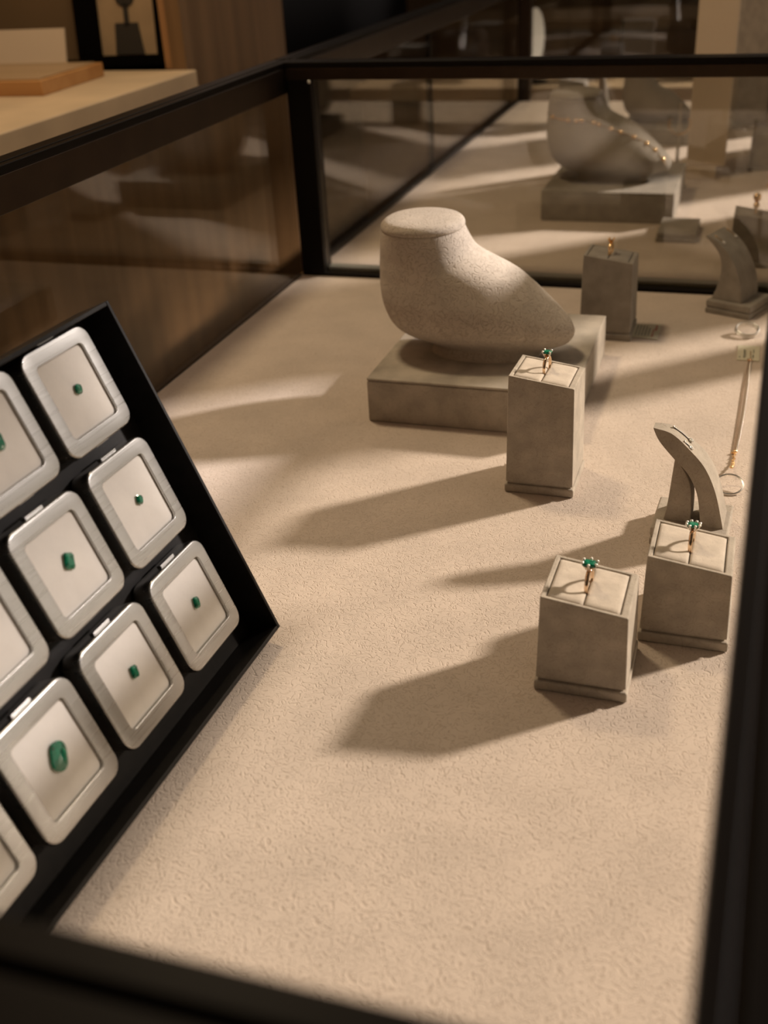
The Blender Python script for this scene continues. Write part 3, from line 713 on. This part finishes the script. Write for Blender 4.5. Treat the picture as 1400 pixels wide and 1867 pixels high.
b = B(); lathe(b, [(.030, 0), (.030, .006), (.024, .012), (.015, .100), (.009, .15), (.006, .175), (.0005, .18)], 28); bmesh.ops.rotate(b, verts=b.verts, cent=(0, 0, 0), matrix=Matrix.Rotation(math.radians(-5), 3, 'Y')); obj('cone', b, M['silver'], t, smooth=True)
t = thing('gold_bead_ring', 'bright gold ring of two round beads on the silver cone', 'ring', (-.3045, 2.277, .100), 0)
b = B(); ball(b, (0, -.006, .014), .0070); obj('upper_bead', b, M['gold'], t, smooth=True)
b = B(); ball(b, (.001, -.006, -.006), .0080); obj('lower_bead', b, M['gold'], t, smooth=True)
t = thing('upright_display_panel', 'grey upright display panel far back, right of the cream column', 'display panel', (-.036, 2.75, 0), 0)
b = B(); bx(b, -.035, .035, 0, .02, .01, .145); obj('board', b, M['grey_shaded'], t, bevel=.002)
b = B(); bx(b, -.040, .040, -.02, .04, 0, .010); obj('board_foot', b, M['grey_shaded'], t, bevel=.002)
t = thing('gold_charm', 'small gold charm standing on the second deck at the right picture edge', 'charm', (.020, 2.18, 0), 0)
b = B(); lathe(b, [(.006, 0), (.006, .003), (.003, .006), (.002, .012)], 12); obj('charm_foot', b, M['gold'], t, smooth=True)
b = B(); ball(b, (0, 0, .018), .0065); obj('charm_ball', b, M['gold'], t, smooth=True)

# ------------------------------------------------------------ shop furniture farther back
def counter(label, x0, x1, y0, y1, zt, mtop, mbody):
    t = thing('shop_counter', label, 'counter', ((x0+x1)/2, (y0+y1)/2, FZ))
    hx, hy = (x1-x0)/2, (y1-y0)/2
    b = B(); bx(b, -hx, hx, -hy, hy, zt-.04-FZ, zt-FZ); obj('countertop', b, mtop, t, bevel=.004)
    b = B(); bx(b, -hx+.03, hx-.03, -hy+.03, hy-.03, .08, zt-.04-FZ); obj('cabinet_body', b, mbody, t, bevel=.003)
    b = B(); bx(b, -hx+.05, hx-.05, -hy+.05, hy-.05, 0, .08); obj('kick_base', b, M['black'], t)
    return t
counter('far brown counter in the middle of the shop behind the cases', -1.3, 1.2, 3.55, 4.1, -.03, M['stone'], M['wood'])
counter('farthest tan counter along the back of the shop', -1.2, 1.8, 5.4, 6.0, -.02, M['tan'], M['wood'])
t = thing('vanity_mirror', 'small bright tilted vanity mirror on the far brown counter', 'mirror', (-.715, 3.66, -.03))
b = B(); lathe(b, [(.045, 0), (.045, .006), (.006, .010), (.005, .055), (.0001, .057)], 20); obj('mirror_foot', b, M['dark'], t, smooth=True)
b = B(); pts = [(.034*math.cos(2*math.pi*k/28), .085*math.sin(2*math.pi*k/28)) for k in range(28)]
loft(b, [[(x, y, z) for x, y in pts] for z in (0, .006)]); g = obj('mirror_glass', b, plain('mirror_face', (.86, .86, .83), .25, .35), t)
g.location = (0, 0, .135); g.rotation_euler = (math.radians(70), math.radians(14), math.radians(42))
for x, y, h, w, lb in ((-.42, 3.85, .16, .10, 'dark round-topped lamp on the far counter'), (-.16, 3.80, .10, .12, 'dark low jewellery case on the far counter')):
    t = thing('dark_display_box', lb if 'case' in lb else 'dark tall jewellery box on the far counter', 'box', (x, y, -.03), .2)
    b = B(); bx(b, -w/2, w/2, -.05, .05, 0, h*.7); obj('box_body', b, plain('dark_leather', (.03, .02, .013), .5), t, bevel=.004)
    b = B(); bx(b, -w/2, w/2, -.05, .05, h*.71, h); obj('box_lid', b, plain('dark_leather_lid', (.035, .024, .015), .5), t, bevel=.006)
def armchair(x, y, rz, label):
    t = thing('armchair', label, 'chair', (x, y, FZ), rz, 'dark armchairs at the back of the shop')
    m_ = plain('brown_leather', (.06, .034, .018), .5)
    b = B(); bx(b, -.3, .3, -.3, .25, .28, .45); obj('seat', b, m_, t, bevel=.03)
    b = B(); hexa(b, [(-.3, .22, .3), (.3, .22, .3), (.3, .32, .3), (-.3, .32, .3), (-.28, .32, .95), (.28, .32, .95), (.28, .40, .95), (-.28, .40, .95)]); obj('backrest', b, m_, t, bevel=.03)
    for s in (-1, 1):
        b = B(); bx(b, s*.34-.04, s*.34+.04, -.3, .3, .28, .62); obj('armrest', b, m_, t, bevel=.02)
        for yy in (-.25, .25):
            b = B(); bx(b, s*.28-.02, s*.28+.02, yy-.02, yy+.02, 0, .28); obj('leg', b, M['black'], t)
    return t
armchair(-1.25, 4.9, 2.9, 'dark leather armchair behind the far counter, at its left end')
armchair(.15, 4.8, 3.3, 'dark leather armchair behind the far counter, nearer its right end')
# ------------------------------------------------------------ side counter, and unseen boards added at right to shade the decks
t = counter('side counter to the right of the cases', .075, .95, .3, 1.52, 0, M['stone'], M['wood'])
dv = Vector((-sd.x, -sd.y)).normalized(); nv = Vector((-dv.y, dv.x))
def board(label, s0, s1, tt, h):
    c = nv*(s0+s1)/2+dv*tt; rz = math.atan2(nv.y, nv.x); hw = (s1-s0)/2
    t = thing('added_shade_board', label, 'shade board', (c.x, c.y, 0), rz, 'added shade boards right of the cases')
    b = B(); bx(b, -hw, hw, -.012, .012, .012, h); obj('board', b, M['grey'], t, bevel=.004, seg=3)
    b = B(); bx(b, -hw-.01, hw+.01, -.05, .05, 0, .012); obj('board_foot', b, M['grey'], t, bevel=.002)
    return t
t = thing('added_shade_panel', 'unseen sheer panel added above the right side of the front case to shade the tray', 'shade panel', (.12, .75, .283))
b = B(); bx(b, -.0015, .0015, -.62, .275, .012, .85); obj('fabric', b, M['sheer'], t)  # out-of-view sheet added to dim the sun on tray and tins
b = B(); bx(b, -.008, .008, -.62, .275, 0, .012); obj('bottom_bar', b, M['dark'], t, bevel=.002)
for y in (-.5, .20):
    b = B(); tube(b, [(0, y, .85), (0, y, 2.4)], .004, 8); obj('rod', b, M['dark'], t, smooth=True)
board('narrow tall added shade board on the side counter', .952, 1.030, 1.17, .44)
board('wide tall added shade board right of the second case', 1.085, 1.50, 1.52, .52)
board('tallest added shade board, standing behind the wide one', 1.165, 1.53, 1.60, .88)
board('farther tall added shade board right of the second case', 1.645, 1.96, 1.82, .60)
board('lowest added shade board far right of the second case', 2.06, 2.32, 1.80, .42)
